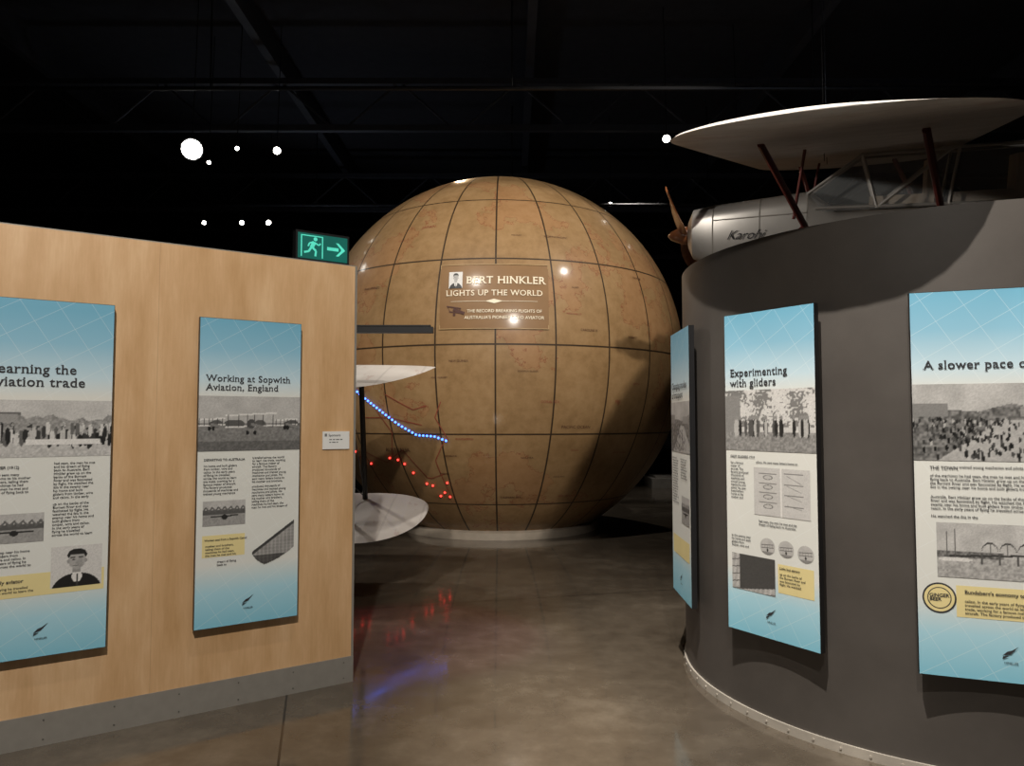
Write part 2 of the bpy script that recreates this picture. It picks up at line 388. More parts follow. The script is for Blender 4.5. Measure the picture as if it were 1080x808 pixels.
# readable body copy set as real letterforms, wrapped to the column
COPY=("Bert Hinkler grew up on the banks of the Burnett River and was fascinated by flight. He watched the ibis "
 "in the swamp near his home and built gliders from timber, wire and calico. In the early years of flying he "
 "travelled across the world to learn the trade, working for a famous maker of aircraft. The factory produced "
 "thousands of machines and trained young mechanics and pilots. He sent many letters home to his mother and "
 "brothers, telling them of the machines he had seen, the men he met and his dream of flying back to Australia. ")
def body(w_m,n,seed,size=.0155):
    cpl=max(8,int(w_m/(size*.50))); ws=COPY.split(); k=(seed*17)%len(ws); lines=[]; cur=''
    while len(lines)<n:
        wd=ws[k%len(ws)]; k+=1
        if len(cur)+len(wd)+1>cpl: lines.append(cur); cur=wd
        else: cur=(cur+' '+wd).strip()
    return '\n'.join(lines)
def panel(loc,rz,w,title,spec,h=PH):
    R=empty('information_panel',Matrix.Translation(loc)@Matrix.Rotation(rz,4,'Z'))
    bb=B(); bb.box((0,-.05,0),(w,-.018,h)); bb.box((.2,-.018,.15),(w-.2,-.001,.25)); bb.box((.2,-.018,h-.25),(w-.2,-.001,h-.15))
    bb.obj('board',BLKGL,parent=R)
    flat('print_face',[(.002,.002,w-.002,h-.002)],PM,-.0508,R)
    yel=[]; P=lambda f:h*(1-f)
    v,f=serif_text(title,spec.get('ts',.058),bold=.012,line=.96)
    if 'tw' in spec:
        k=spec['tw']/(max(p[0] for p in v)-min(p[0] for p in v)); v=[(a*k,b_*k) for a,b_ in v]
    mesh('title',[(spec.get('tx',.038)+a,-.0535,P(spec.get('ty',.205))+b_) for a,b_ in v],f,INK,parent=R)
    for i,s in enumerate(spec['pics']):
        kind,x0,f0,x1,f1=s[:5]
        mask=s[5] if len(s)>5 else None
        raster('photo_%d'%(i+1),kind,x0*w,P(f1),x1*w,P(f0),-.0522,R,seed=int(w*1000)+i*7+len(title),W=130 if (x1-x0)>.6 else 64,mask=mask)
    for x0,f0,x1,f1 in spec.get('yel',[]): yel.append((x0*w,P(f1),x1*w,P(f0)))
    if yel: flat('highlight_box',yel,YEL,-.0515,R)
    V=[];F=[]
    for i,(x0,x1,f,n) in enumerate(spec['txt']):
        nl=int(round(n*1.25)); sz=.0165
        tv,tf=textmesh(body((x1-x0)*w,nl,i+len(title),sz),size=sz,bold=.012,line=1.0)
        k=len(V); V+=[(a+x0*w,-.053,b_+P(f)-.012) for a,b_ in tv]; F+=[tuple(q+k for q in t) for t in tf]
    mesh('body_text',V,F,INK,parent=R)
    for i,(s,x,f,sz) in enumerate(spec.get('heads',[])): text_on('heading_%d'%(i+1),s,x*w,P(f),-.0535,INK,R,size=sz,bold=.02)
    lx,lz=w*spec.get('lx',.5),P(.925)
    flat('logo',[[(lx-.03,lz-.012),(lx+.0,lz-.004),(lx+.03,lz+.03),(lx+.005,lz+.012),(lx-.012,lz+.006)],
                 [(lx-.028,lz-.014),(lx-.006,lz-.012),(lx-.03,lz-.026)]],INK,-.0535,R)
    text_on('logo_text','HINKLER',lx-.024,lz-.045,-.0535,INK,R,width=.05,bold=.01)
    return R
oval=lambda cx,cy,rx,ry:(lambda u,v:((u-cx)/rx)**2+((v-cy)/ry)**2<1)
cowl=lambda u,v: (v>.72-.62*u) and (v<1.02-.35*u*u) and (u>.02) and ((u-.6)**2/.42+(v-.5)**2/.3<1)
RZL=math.atan2(.559,.829)
p=wallpt(.905); panel((p.x,p.y,.446),RZL,.55,"Working at Sopwith\nAviation, England",dict(ty=.207,tw=.455,
  pics=[('biplane',.003,.255,.997,.435),('hangar',.06,.595,.46,.675),('wicker',.52,.655,.95,.815,cowl)],
  yel=[(.06,.705,.46,.775)],heads=[("DEPARTING TO AUSTRALIA",.06,.466,.017),("Worker seat from a Sopwith Camel",.08,.723,.015)],
  txt=[(.06,.46,.478,8),(.52,.93,.455,7),(.52,.93,.55,6),(.09,.44,.735,3),(.2,.46,.787,2)]))
p=wallpt(1.86); panel((p.x,p.y,.432),RZL,.55,"Learning the\naviation trade",dict(ty=.21,tw=.39,
  pics=[('crowd',.003,.285,.997,.445),('hangar',.06,.60,.5,.68),('portrait',.56,.70,.95,.815)],
  yel=[(.06,.768,.97,.83)],heads=[("ENGINEER (1912)",.06,.476,.018),("An early aviator",.08,.79,.024)],
  txt=[(.06,.47,.488,5),(.56,.95,.46,9),(.56,.95,.575,8),(.06,.5,.70,4),(.08,.55,.80,2)]),h=1.70)
# ------------------------------------------------------------------ curved wall
m,nt,b=nodes('charcoal_wall'); oc=OBJC(nt)
c=RAMP(nt,NOISE(nt,oc,2.5,6,.6),[(.3,(.064,.056,.050)),(.7,(.086,.076,.068))])
nt.links.new(c,b.inputs['Base Color']); b.inputs['Roughness'].default_value=.5
BUMP(nt,b,NOISE(nt,oc,180,3),.15,.002); CHAR=m
CC=Vector((2.6,4.6,0)); RR=1.495; CH=2.51
cw=empty('partition_wall_curved',Matrix.Translation(CC))
def arc(r0,r1,z0,z1,t0,t1,n,mi=0):
    rings=[]
    for i in range(n+1):
        t=rad(t0+(t1-t0)*i/n); c_,s_=math.cos(t),math.sin(t)
        rings.append([(r1*c_,r1*s_,z0),(r1*c_,r1*s_,z1),(r0*c_,r0*s_,z1),(r0*c_,r0*s_,z0)])
    bb=B(); bb.loft(rings,mi); return bb
o=arc(RR-.1,RR,0,CH,138,312,90).obj('curved_face',CHAR,parent=cw); autosmooth(o)
bb=arc(RR+.0005,RR+.012,0,.045,138,312,90)
for k in range(34):
    t=rad(140+k*5); bb.rod((math.cos(t)*(RR+.011),math.sin(t)*(RR+.011),.022),(math.cos(t)*(RR+.016),math.sin(t)*(RR+.016),.022),.006,8)
o=bb.obj('baseboard_curved',simple('base_strip_metal',(.5,.46,.40),.45,.2),parent=cw); autosmooth(o)
def ringpanel(th,w,title,spec,z=.455):
    t=rad(th); n=Vector((math.cos(t),math.sin(t),0)); rz=t+math.pi/2; x=Vector((math.cos(rz),math.sin(rz),0))
    p=CC+n*(RR+.003)-x*w/2
    return panel((p.x,p.y,z),rz,w,title,spec)
ringpanel(178.7,.55,"Changing modes\nof transport",dict(ty=.22,tw=.44,pics=[('street',.003,.27,.997,.46),('hangar',.55,.62,.95,.72)],
  txt=[(.06,.46,.48,14),(.52,.93,.48,6)],yel=[(.06,.78,.93,.85)]))
ringpanel(212.9,.55,"Experimenting\nwith gliders",dict(ty=.20,tw=.36,
  pics=[('group',.003,.245,.997,.435),('plan',.33,.485,.93,.63),('wood',.06,.76,.55,.87),('glider',.38,.695,.56,.75,oval(.5,.5,.45,.45)),('glider',.58,.695,.76,.75,oval(.5,.5,.45,.45)),('glider',.78,.70,.96,.755,oval(.5,.5,.45,.45))],
  yel=[(.58,.77,.95,.855)],heads=[("FIRST GLIDERS 1910",.06,.458,.018),("Light but strong",.6,.785,.018)],
  txt=[(.06,.30,.47,10),(.36,.93,.465,1),(.38,.93,.645,2),(.6,.92,.795,3),(.06,.33,.70,3)]))
ringpanel(249.3,.62,"A slower pace of life",dict(ty=.205,tw=.49,tx=.05,
  pics=[('street',.003,.245,.997,.445),('bridge',.13,.605,.93,.745)],
  yel=[(.24,.765,.95,.845)],heads=[("THE TOWN",.10,.468,.02),("Bundaberg's economy today",.29,.785,.022)],
  txt=[(.28,.93,.457,1),(.10,.93,.48,3),(.10,.93,.535,3),(.10,.48,.585,1),(.29,.9,.8,3)],lx=.55))
last=[o for o in D.objects if o.name.startswith('information_panel')][-1]
bc=(.085,PH*(1-.80)); 
flat('badge_ring',[disc(bc,.065,32)],INK,-.0518,last); flat('badge_disc',[disc(bc,.058,32)],YEL,-.0522,last)
flat('badge_band',[disc(bc,.046,32)],INK,-.0525,last); flat('badge_core',[disc(bc,.042,32)],YEL,-.0527,last)
text_on('badge_text',"GINGER\nBEER",bc[0]-.038,bc[1]+.004,-.0535,INK,last,width=.076,bold=.03,line=.8)
lab=empty('wall_label',ML@Matrix.Translation((-.205,0,1.38)))
bb=B(); bb.box((0,-.008,0),(.165,-.0005,.105)); bb.obj('plate',WHITE,parent=lab)
r_=[]; words(r_,.04,.13,.06,2,.016,.006); flat('print',r_+[(.012,.075,.026,.092)],INKB,-.009,lab)
text_on('heading','Sponsors',.035,.076,-.009,INK,lab,size=.02,bold=.01)
# ------------------------------------------------------------------ exit sign
ex=empty('exit_sign',ML@Matrix.Translation((-.37,.03,2.497)))
bb=B(); bb.box((0,0,0),(.33,.06,.18)); bb.box((.1,.01,-.003),(.23,.05,0)); bb.obj('housing',BLKGL,parent=ex)
flat('lit_face',[(.012,.014,.318,.166)],simple('exit_green_dark',(.004,.075,.06),.4,emis=.8),-.001,ex)
GL=simple('exit_green_light',(.07,.50,.38),.4,emis=.8)
man=[disc((.118,.135),.012),seg((.112,.118),(.095,.082),.024),seg((.112,.115),(.138,.1),.009),seg((.138,.1),(.15,.112),.009),
     seg((.108,.118),(.082,.108),.009),seg((.082,.108),(.074,.088),.009),seg((.098,.085),(.122,.064),.013),seg((.122,.064),(.118,.032),.012),
     seg((.094,.085),(.078,.058),.013),seg((.078,.058),(.05,.05),.012)]
arrow=[(.19,.078,.262,.098),[(.245,.048),(.262,.048),(.304,.088),(.262,.128),(.245,.128),(.278,.092),(.278,.084)]]
door=[(.03,.024,.037,.155),(.03,.149,.165,.155),(.158,.024,.165,.155)]
flat('pictogram',man+arrow+door,GL,-.002,ex)
# ------------------------------------------------------------------ globe
GC=Vector((-.19,11.1,2.42)); GR=2.70
m,nt,b=nodes('globe_map'); oc=OBJC(nt)
sx=N(nt,'ShaderNodeSeparateXYZ'); nt.links.new(oc,sx.inputs[0])
xx,yy,zz=sx.outputs
lon=MATH(nt,'DIVIDE',MATH(nt,'ARCTAN2',xx,MATH(nt,'MULTIPLY',yy,-1)),rad(15))
lat=MATH(nt,'DIVIDE',MATH(nt,'ARCSINE',MATH(nt,'DIVIDE',zz,GR)),rad(22.5))
cosl=MATH(nt,'DIVIDE',MATH(nt,'SQRT',MATH(nt,'ADD',MATH(nt,'MULTIPLY',xx,xx),MATH(nt,'MULTIPLY',yy,yy))),GR)
d1=MATH(nt,'MULTIPLY',MATH(nt,'MULTIPLY',MATH(nt,'PINGPONG',lon,.5),cosl),.69)
d2=MATH(nt,'MULTIPLY',MATH(nt,'PINGPONG',lat,.5),1.04)
seam=MATH(nt,'LESS_THAN',MATH(nt,'MINIMUM',d1,d2),.010)
cmb=N(nt,'ShaderNodeCombineXYZ'); nt.links.new(MATH(nt,'FLOOR',lon),cmb.inputs[0]); nt.links.new(MATH(nt,'FLOOR',lat),cmb.inputs[1])
wn=N(nt,'ShaderNodeTexWhiteNoise'); nt.links.new(cmb.outputs[0],wn.inputs[0])
n1=NOISE(nt,oc,.75,9,.62); n2=NOISE(nt,oc,9,6,.7); n3=NOISE(nt,oc,2.2,4)
base=RAMP(nt,MATH(nt,'ADD',MATH(nt,'MULTIPLY',n2,.6),MATH(nt,'MULTIPLY',n3,.4)),[(.35,(.245,.145,.062)),(.5,(.31,.19,.086)),(.68,(.37,.235,.115))])
base=MIX(nt,MATH(nt,'MULTIPLY',wn.outputs[0],.18),base,(.19,.11,.045))
land=MATH(nt,'GREATER_THAN',n1,.55)
base=MIX(nt,MATH(nt,'MULTIPLY',land,.16),base,(.40,.14,.06))
coast=MATH(nt,'LESS_THAN',MATH(nt,'ABSOLUTE',MATH(nt,'SUBTRACT',n1,.55)),.0028)
base=MIX(nt,MATH(nt,'MULTIPLY',coast,.6),base,(.20,.04,.02))
base=MIX(nt,seam,base,(.045,.027,.014))
nt.links.new(base,b.inputs['Base Color']); b.inputs['Roughness'].default_value=.5
b.inputs['Specular IOR Level'].default_value=.3; b.inputs['Coat Weight'].default_value=.28; b.inputs['Coat Roughness'].default_value=.15
BUMP(nt,b,MATH(nt,'ADD',MATH(nt,'MULTIPLY',seam,-1),MATH(nt,'MULTIPLY',n3,.6)),.2,.01)
GM=m
gl=empty('world_globe',Matrix.Translation(GC))
l0=-math.asin(2.31/GR); rings=[]; NL,NM=64,128
v=[];f=[]
for i in range(NL+1):
    la=l0+(math.pi/2-1e-3-l0)*i/NL
    for j in range(NM):
        lo=2*math.pi*j/NM; v.append((GR*math.cos(la)*math.sin(lo),-GR*math.cos(la)*math.cos(lo),GR*math.sin(la)))
for i in range(NL):
    for j in range(NM): f.append((i*NM+j,i*NM+(j+1)%NM,(i+1)*NM+(j+1)%NM,(i+1)*NM+j))
f.append(tuple(NL*NM+j for j in range(NM)))
mesh('globe_shell',v,f,GM,True,gl)
rg=[]; 
for (r_,z_) in ((1.30,-2.42),(1.46,-2.42),(1.46,-2.33),(1.40,-2.30),(1.30,-2.30)):
    rg.append([(r_*math.cos(2*math.pi*k/64),r_*math.sin(2*math.pi*k/64),z_) for k in range(64)])
bb=B(); bb.loft(rg,caps=False); o=bb.obj('base_ring',simple('base_ring_paint',(.42,.36,.29),.5),parent=gl); autosmooth(o)
def onglobe(lo,la,off=.004):
    r_=GR+off; return Vector((r_*math.cos(la)*math.sin(lo),-r_*math.cos(la)*math.cos(lo),r_*math.sin(la)))
def warp(lon0,lat0,off):
    def g(x,y):
        la=lat0+y/GR; return onglobe(lon0+x/GR/math.cos(la),la,off)
    return g
SG=(-.006,rad(12.2))
W=warp(*SG,.006); nx,ny=24,14; sw,sh=.635,.40
vs=[W(-sw+2*sw*i/nx,-sh+2*sh*j/ny) for j in range(ny+1) for i in range(nx+1)]
fs=[(j*(nx+1)+i,j*(nx+1)+i+1,(j+1)*(nx+1)+i+1,(j+1)*(nx+1)+i) for j in range(ny) for i in range(nx)]
PLQ=simple('plaque_brown',(.24,.135,.058),.5,var=.05,coat=.28,spec=.3); PLQ.node_tree.nodes['Principled BSDF'].inputs['Coat Roughness'].default_value=.15
mesh('title_plaque',vs,fs,PLQ,True,gl)
def gtext(name,s,cx,cy,mat,width,lon0=SG[0],lat0=SG[1],off=.014,serif=False,**k):
    if serif:
        v,f=serif_text(s,1,**k); w_=max(a for a,_ in v)-min(a for a,_ in v); v=[(a*width/w_,b_*width/w_) for a,b_ in v]
    else: v,f=textmesh(s,width=width,**k)
    xs=[a for a,_ in v]; ys=[a for _,a in v]
    ox=cx-(max(xs)+min(xs))/2; oy=cy-(max(ys)+min(ys))/2; W=warp(lon0,lat0,off)
    return mesh(name,[W(a+ox,b_+oy) for a,b_ in v],f,mat,parent=gl)
def gflat(name,polys,mat,off=.013,lon0=SG[0],lat0=SG[1]):
    W=warp(lon0,lat0,off); v=[];f=[]
    for p in polys:
        if len(p)==4 and not isinstance(p[0],(tuple,list)):
            x0,z0,x1,z1=p; nseg=max(1,int((x1-x0)/.1)); 
            for q in range(nseg):
                a0=x0+(x1-x0)*q/nseg; a1=x0+(x1-x0)*(q+1)/nseg
                k=len(v); v+=[W(a0,z0),W(a1,z0),W(a1,z1),W(a0,z1)]; f.append((k,k+1,k+2,k+3))
            continue
        k=len(v); v+=[W(*q) for q in p]; f.append(tuple(range(k,k+len(p))))
    return mesh(name,v,f,mat,parent=gl)
DKB=simple('map_ink',(.07,.02,.012),.6); REDI=simple('map_red_ink',(.25,.055,.03),.6)
gtext('title_line_1','BERT HINKLER',.14,.19,CREAM,.93,serif=True,bold=.012)
gtext('title_line_2','LIGHTS UP THE WORLD',.0,.03,CREAM,1.12,serif=True,bold=.006)
gtext('title_line_3','THE RECORD BREAKING FLIGHTS OF',.12,-.19,CREAM,.86,bold=.008)
gtext('title_line_4',"AUSTRALIA'S PIONEER SOLO AVIATOR",.12,-.265,CREAM,.92,bold=.008)
bl=[(-.5,-.075,-.1,-.071),(.1,-.075,.5,-.071),[(-.1,-.073),(0,-.10),(.1,-.073),(0,-.046)]]
gflat('title_rules',bl,CREAM)
gflat('plaque_border',[(-sw,-sh,sw,-sh+.008),(-sw,sh-.008,sw,sh),(-sw,-sh,-sw+.008,sh),(sw-.008,-sh,sw,sh)],simple('border_tan',(.42,.28,.13),.5))
raster('portrait_print','portrait',-.53,.09,-.37,.30,0,gl,seed=3,W=46,warp=lambda x,z:warp(*SG,.012)(x,z))
gflat('biplane_print',[seg((-.55,-.13),(-.38,-.16),.014),seg((-.52,-.195),(-.36,-.215),.014),seg((-.47,-.165),(-.34,-.22),.035),seg((-.54,-.13),(-.51,-.195),.006),seg((-.40,-.155),(-.38,-.21),.006),disc((-.46,-.23),.016)],DKB)
for i,(s,lo,la,w) in enumerate((("CORAL SEA",14,-14,.3),("AUSTRALIA",-30,-27,.5),("NEW GUINEA",-9,-4,.3),("BUNDABERG",-8.5,-23.7,.28),("PACIFIC OCEAN",22,-20.5,.5),
    ("TASMAN SEA",5,-42,.35),("NEW ZEALAND",26,-42,.35),("PORT MORESBY",-14,-8,.26),("SOLOMON ISLANDS",8,-6.5,.32),("FIJI",34,-14,.1),("TIMOR",-40,-5,.15),("PHILIPPINES",-36,16,.35),("JAPAN",-22,34,.25),("NORTH PACIFIC",18,30,.4),("HAWAII",44,20,.2),("SAMOA",40,-9,.15),("BRISBANE",-13,-28.5,.2),("SYDNEY",-16,-34,.16),
    ("MARSHALL IS",20,8,.25),("GUAM",21,15,.12),("CAROLINE IS",24,4,.3),("TONGA",23,-27,.15),("NOUMEA",9,-29,.2),("AUCKLAND",20,-35,.2),("TOKYO",-30,30,.16),("MIDWAY",6,30,.16),("KIRIBATI",38,3,.2),("COOK ISLANDS",40,-28,.3))):
    gtext('map_name_%d'%(i+1),s,0,0,DKB if i%3 else REDI,w*.75,rad(lo),rad(la),.004)
def path(pts,n):
    out=[]; L=[math.dist(pts[i],pts[i+1]) for i in range(len(pts)-1)]; T=sum(L)
    for k in range(n):
        d=T*k/(n-1)
        for i,l in enumerate(L):
            if d<=l+1e-6: t=d/l; out.append(tuple(pts[i][q]+(pts[i+1][q]-pts[i][q])*t for q in (0,1))); break
            d-=l
    return out
BLUE=simple('led_blue',(.05,.16,1),.4,emis=6,var=.01); REDL=simple('led_red',(1,.04,.03),.4,emis=4,var=.01)
bb=B()
for lo,la in path([(-46,-8),(-40.3,-10.9),(-33.3,-15.6),(-27,-20),(-22.1,-22.7),(-17,-23),(-13.7,-24.2)],34): bb.ball(onglobe(rad(lo),rad(la),.006),.013,0,5)
for lo,la in [(-50,-28),(-47.5,-31),(-44,-31.6),(-34,-29.5),(-31,-30),(-29,-31.2),(-27,-34),(-23.5,-37.5),(-21.5,-38.1),(-18,-40.5),(-16.5,-42),(-20,-41.8),(-16,-37)]: bb.ball(onglobe(rad(lo),rad(la),.006),.013,1,5)
bb.obj('route_leds',[BLUE,REDL],parent=gl)
rl=[]
for pts in ([(-52,-31),(-44,-28),(-36,-31),(-28,-27),(-22,-36),(-16,-34)],[(-34,-16),(-30,-22),(-33,-30)],[(-14,-24),(-18,-30),(-16,-42)],[(-40,-18),(-30,-18),(-20,-20)],[(-14,-14),(-16,-18),(-13,-24)],[(-30,-12),(-22,-16),(-18,-15)]):
    q=path(pts,26)
    for a_,b_ in zip(q,q[1:]):
        P1=(rad(a_[0])*GR*.9,rad(a_[1])*GR); P2=(rad(b_[0])*GR*.9,rad(b_[1])*GR); rl.append(seg(P1,P2,.012))
W0=lambda x,y: onglobe(x/GR/.9,y/GR,.004)
v=[];f=[]
for p in rl: k=len(v); v+=[W0(*q) for q in p]; f.append((k,k+1,k+2,k+3))
mesh('map_routes',v,f,REDI,parent=gl)
# ------------------------------------------------------------------ aircraft helpers
m,nt,b=nodes('doped_fabric'); oc=OBJC(nt)
sx=N(nt,'ShaderNodeSeparateXYZ'); nt.links.new(oc,sx.inputs[0])
rib=MATH(nt,'PINGPONG',sx.outputs[1],.16); rl_=MATH(nt,'LESS_THAN',rib,.010)
c=RAMP(nt,NOISE(nt,oc,2.5,5),[(.3,(.50,.46,.42)),(.7,(.64,.60,.56))])
st=MATH(nt,'GREATER_THAN',NOISE(nt,MAPV(nt,oc,(1,3,1)),2.2,5),.63)
c=MIX(nt,MATH(nt,'MULTIPLY',st,.3),c,(.36,.2,.17)); c=MIX(nt,MATH(nt,'MULTIPLY',rl_,.25),c,(.25,.23,.21))
nt.links.new(c,b.inputs['Base Color']); b.inputs['Roughness'].default_value=.45
BUMP(nt,b,MATH(nt,'MULTIPLY',rib,8),.5,.02); FABRIC=m
m,nt,b=nodes('cabin_glass'); b.inputs['Roughness'].default_value=.06
b.inputs['Alpha'].default_value=.2
nt.links.new(RAMP(nt,NOISE(nt,OBJC(nt),3),[(.3,(.4,.42,.43)),(.7,(.6,.62,.62))]),b.inputs['Base Color']); GLASS=m
def airfoil(y,xle,xte,z,th,n=14):
    pts=[]; c=xle-xte
    def T(s): return th*2.6*(.2969*math.sqrt(s)-.126*s-.3516*s*s+.2843*s**3-.1015*s**4)
    for i in range(n+1):
        s=(1-math.cos(math.pi*i/n))/2; pts.append((xle-c*s,y,z+T(s)*1.25))
    for i in range(n-1,0,-1):
        s=(1-math.cos(math.pi*i/n))/2; pts.append((xle-c*s,y,z-T(s)*.55))
    return pts
def wing(bb,half,chord,z,th,tip,dih=0,xo=0,mi=0,rake=.06,pw=.5):
    ys=[]; 
    for k in range(15):
        s=k/14; q=math.sin(s*math.pi/2); ys.append((half-tip+tip*q*.9995, max(.02,max(0,1-q*q)**pw)))
    full=[(-y,c) for y,c in reversed(ys)]+[(-half*.3,1),(half*.3,1)]+ys
    rings=[]
    for y,c in full:
        cc=chord*c; cx=xo-chord*rake*(1-c)
        rings.append(airfoil(y,cx+cc/2,cx-cc/2,z+abs(y)*dih,th*(c**.6)))
    bb.loft(rings,mi)
def sec(x,w,h0,h1,n=24,e=3.2):
    pts=[]
    for i in range(n):
        a=2*math.pi*i/n; c_,s_=math.cos(a),math.sin(a)
        yy=w*math.copysign(abs(c_)**(2/e),c_); r_=math.copysign(abs(s_)**(2/e),s_)
        zc=(h0+h1)/2; pts.append((x,yy,zc+(h1-h0)/2*r_))
    return pts
def wheel(bb,c,r,w,mi=0,mi2=1):
    x,y,z=c; n=28; prof=[(-w/2,r*.72),(-w/2*.9,r*.92),(0,r),(w/2*.9,r*.92),(w/2,r*.72)]
    rr=[[(x+p[1]*math.cos(2*math.pi*i/n),y+p[0],z+p[1]*math.sin(2*math.pi*i/n)) for i in range(n)] for p in prof]
    bb.loft(rr,mi); bb.rod((x,y-w*.45,z),(x,y+w*.45,z),r*.7,24,mi2)
def blade(bb,hub,d,length,nose,mi=0):
    d=Vector(d).normalized(); nose=Vector(nose); t=nose.cross(d).normalized(); rings=[]
    for k in range(15):
        s=k/14; L=s*length; wd=.028+.065*math.sin(min(1,s*1.15)*math.pi)**.8 if s<.87 else .055*(1-((s-.87)/.14)**2)**.5+.01
        tw=rad(55-40*s); a=t*math.cos(tw)+nose*math.sin(tw); q=d.cross(a)
        c=Vector(hub)+d*L; rings.append([c+a*wd*math.cos(2*math.pi*i/12)+q*(.022*(1-.7*s))*math.sin(2*math.pi*i/12) for i in range(12)])
    bb.loft(rings,mi)
# ------------------------------------------------------------------ high wing aeroplane (suspended)
MP=Matrix.Translation((3.24,6.07,3.22))@Matrix.Rotation(math.atan2(.41,-.912),4,'Z')@Matrix.Rotation(rad(-3.5),4,'Y')@Matrix.Rotation(rad(-15.5),4,'X')
pl=empty('high_wing_aeroplane',MP); WX=.47
bb=B(); wing(bb,3.45,1.84,.58,.13,1.2,xo=WX); o=bb.obj('wing',FABRIC,parent=pl); autosmooth(o,50)
bb=B()
bb.loft([sec(1.74,.13,-.20,.08,e=2.6),sec(1.69,.20,-.28,.17,e=4),sec(1.5,.240,-.33,.20,e=5),sec(1.1,.275,-.37,.235,e=5.5),sec(.72,.30,-.40,.27,e=6)])
bb.loft([sec(.72,.30,-.40,.27,e=6),sec(.5,.31,-.40,.10,e=6),sec(-.85,.31,-.40,.10,e=6),sec(-1.0,.29,-.38,.45,e=5),sec(-1.6,.24,-.30,.36,e=4),sec(-3.5,.05,-.06,.12,e=4)])
bb.loft([sec(-3.1,.018,.0,.12,e=2.5),sec(-3.4,.02,0,.62,e=2.5),sec(-3.75,.018,-.02,.68,e=2.5),sec(-3.95,.01,.05,.5,e=2.5)])
o=bb.obj('fuselage',SILVER,parent=pl); autosmooth(o,35)
bb=B()
for x,w_,lo_,hi_ in ((.72,.303,-.403,.273),(1.10,.278,-.373,.238),(1.50,.243,-.333,.203)):
    bb.loft([sec(x-.005,w_,lo_,hi_,e=5.6),sec(x+.005,w_,lo_,hi_,e=5.6)])
bb.rod((1.5,.243,.07),(.72,.302,.10),.005,6)
bb.obj('cowling_bands',METAL,parent=pl)
bb=B(); wing(bb,1.2,.7,.10,.05,.4); o=bb.obj('tailplane',FABRIC,parent=pl); o.location=(-3.4,0,0); autosmooth(o,50)
bb=B()
for x in (.05,-.55):
    bb.box((x-.22,-.2,.1),(x+.2,.2,.2)); bb.box((x-.26,-.2,.1),(x-.20,.2,.46))
bb.obj('cabin_seats',simple('seat_leather',(.40,.33,.26),.6),parent=pl)
bb=B()
for s in (1,-1):
    y=.30*s
    g=[(.72,y,.25),(.32,y,.53),(-.98,y,.53),(-.98,y,.10),(.60,y,.10)]
    bb.add(g,[(0,1,2,3,4)])
bb.add([(.72,-.3,.25),(.72,.3,.25),(.32,.3,.53),(.32,-.3,.53)],[(0,1,2,3)])
bb.obj('cabin_glazing',GLASS,parent=pl)
bb=B()
for s in (1,-1):
    y=.305*s
    for a_,b_ in (((.72,.25),(.32,.53)),((.32,.53),(-.98,.53)),((.66,.13),(-.98,.10)),((.32,.53),(.2,.11)),((-.35,.53),(-.3,.11)),((-.95,.53),(-.95,.11)),((.2,.11),(-.3,.53))):
        bb.rod((a_[0],y,a_[1]),(b_[0],y,b_[1]),.013,6)
bb.rod((.72,0,.26),(.32,0,.53),.012,6); bb.rod((.32,-.3,.53),(.32,.3,.53),.014,6); bb.rod((.72,-.3,.25),(.72,.3,.25),.014,6)
bb.obj('cabin_frame',SILVER,parent=pl)
bb=B()
for s in (1,-1):
    bb.rod((.55,.3*s,-.36),(.92,1.95*s,.56),.026,8,r2=.022); bb.rod((-.35,.3*s,-.36),(.0,1.95*s,.56),.024,8)
    bb.rod((.77,1.1*s,.07),(.7,1.2*s,.55),.012,6); bb.rod((.0,.30*s,-.38),(.55,.72*s,-.72),.02,8); bb.rod((.72,1.0*s,.0),(.55,.72*s,-.75),.02,8)
    bb.rod((.55,.60*s,-.76),(.55,.74*s,-.76),.018,8)
bb.obj('struts',REDS,parent=pl)
bb=B()
for s in (1,-1): wheel(bb,(.55,.78*s,-.76),.2,.11)
bb.rod((-3.3,0,-.03),(-3.5,0,-.2),.015,6)
o=bb.obj('wheels',[RUB,SILVER],parent=pl); autosmooth(o,40)
bb=B(); blade(bb,(1.80,0,-.06),(0,.86,.50),.82,(1,0,0)); blade(bb,(1.80,0,-.06),(0,-.86,-.50),.82,(1,0,0))
bb.loft([sec(1.72,.09,-.15,.03,e=2),sec(1.82,.08,-.14,.02,e=2),sec(1.92,.04,-.10,-.02,e=2),sec(1.95,.005,-.065,-.055,e=2)],0)
o=bb.obj('propeller',WOOD,parent=pl); autosmooth(o,50)
v,f=textmesh('Karohi',width=.33,shear=.5,bold=-.004)
mesh('name_lettering',[(1.38-x,.262+.08*((x)/.33)*.33+.004,-.10+z) for x,z in v],f,INK,parent=pl)
Mi=MP.inverted(); bb=B()
for lp in ((.6,.32,.5),(.6,-.32,.5),(-1.4,0,.3)):
    w=MP@Vector(lp); bb.rod(Mi@w,Mi@Vector((w.x,w.y,8)),.003,6)
bb.obj('suspension_cables',BLACK,parent=pl)
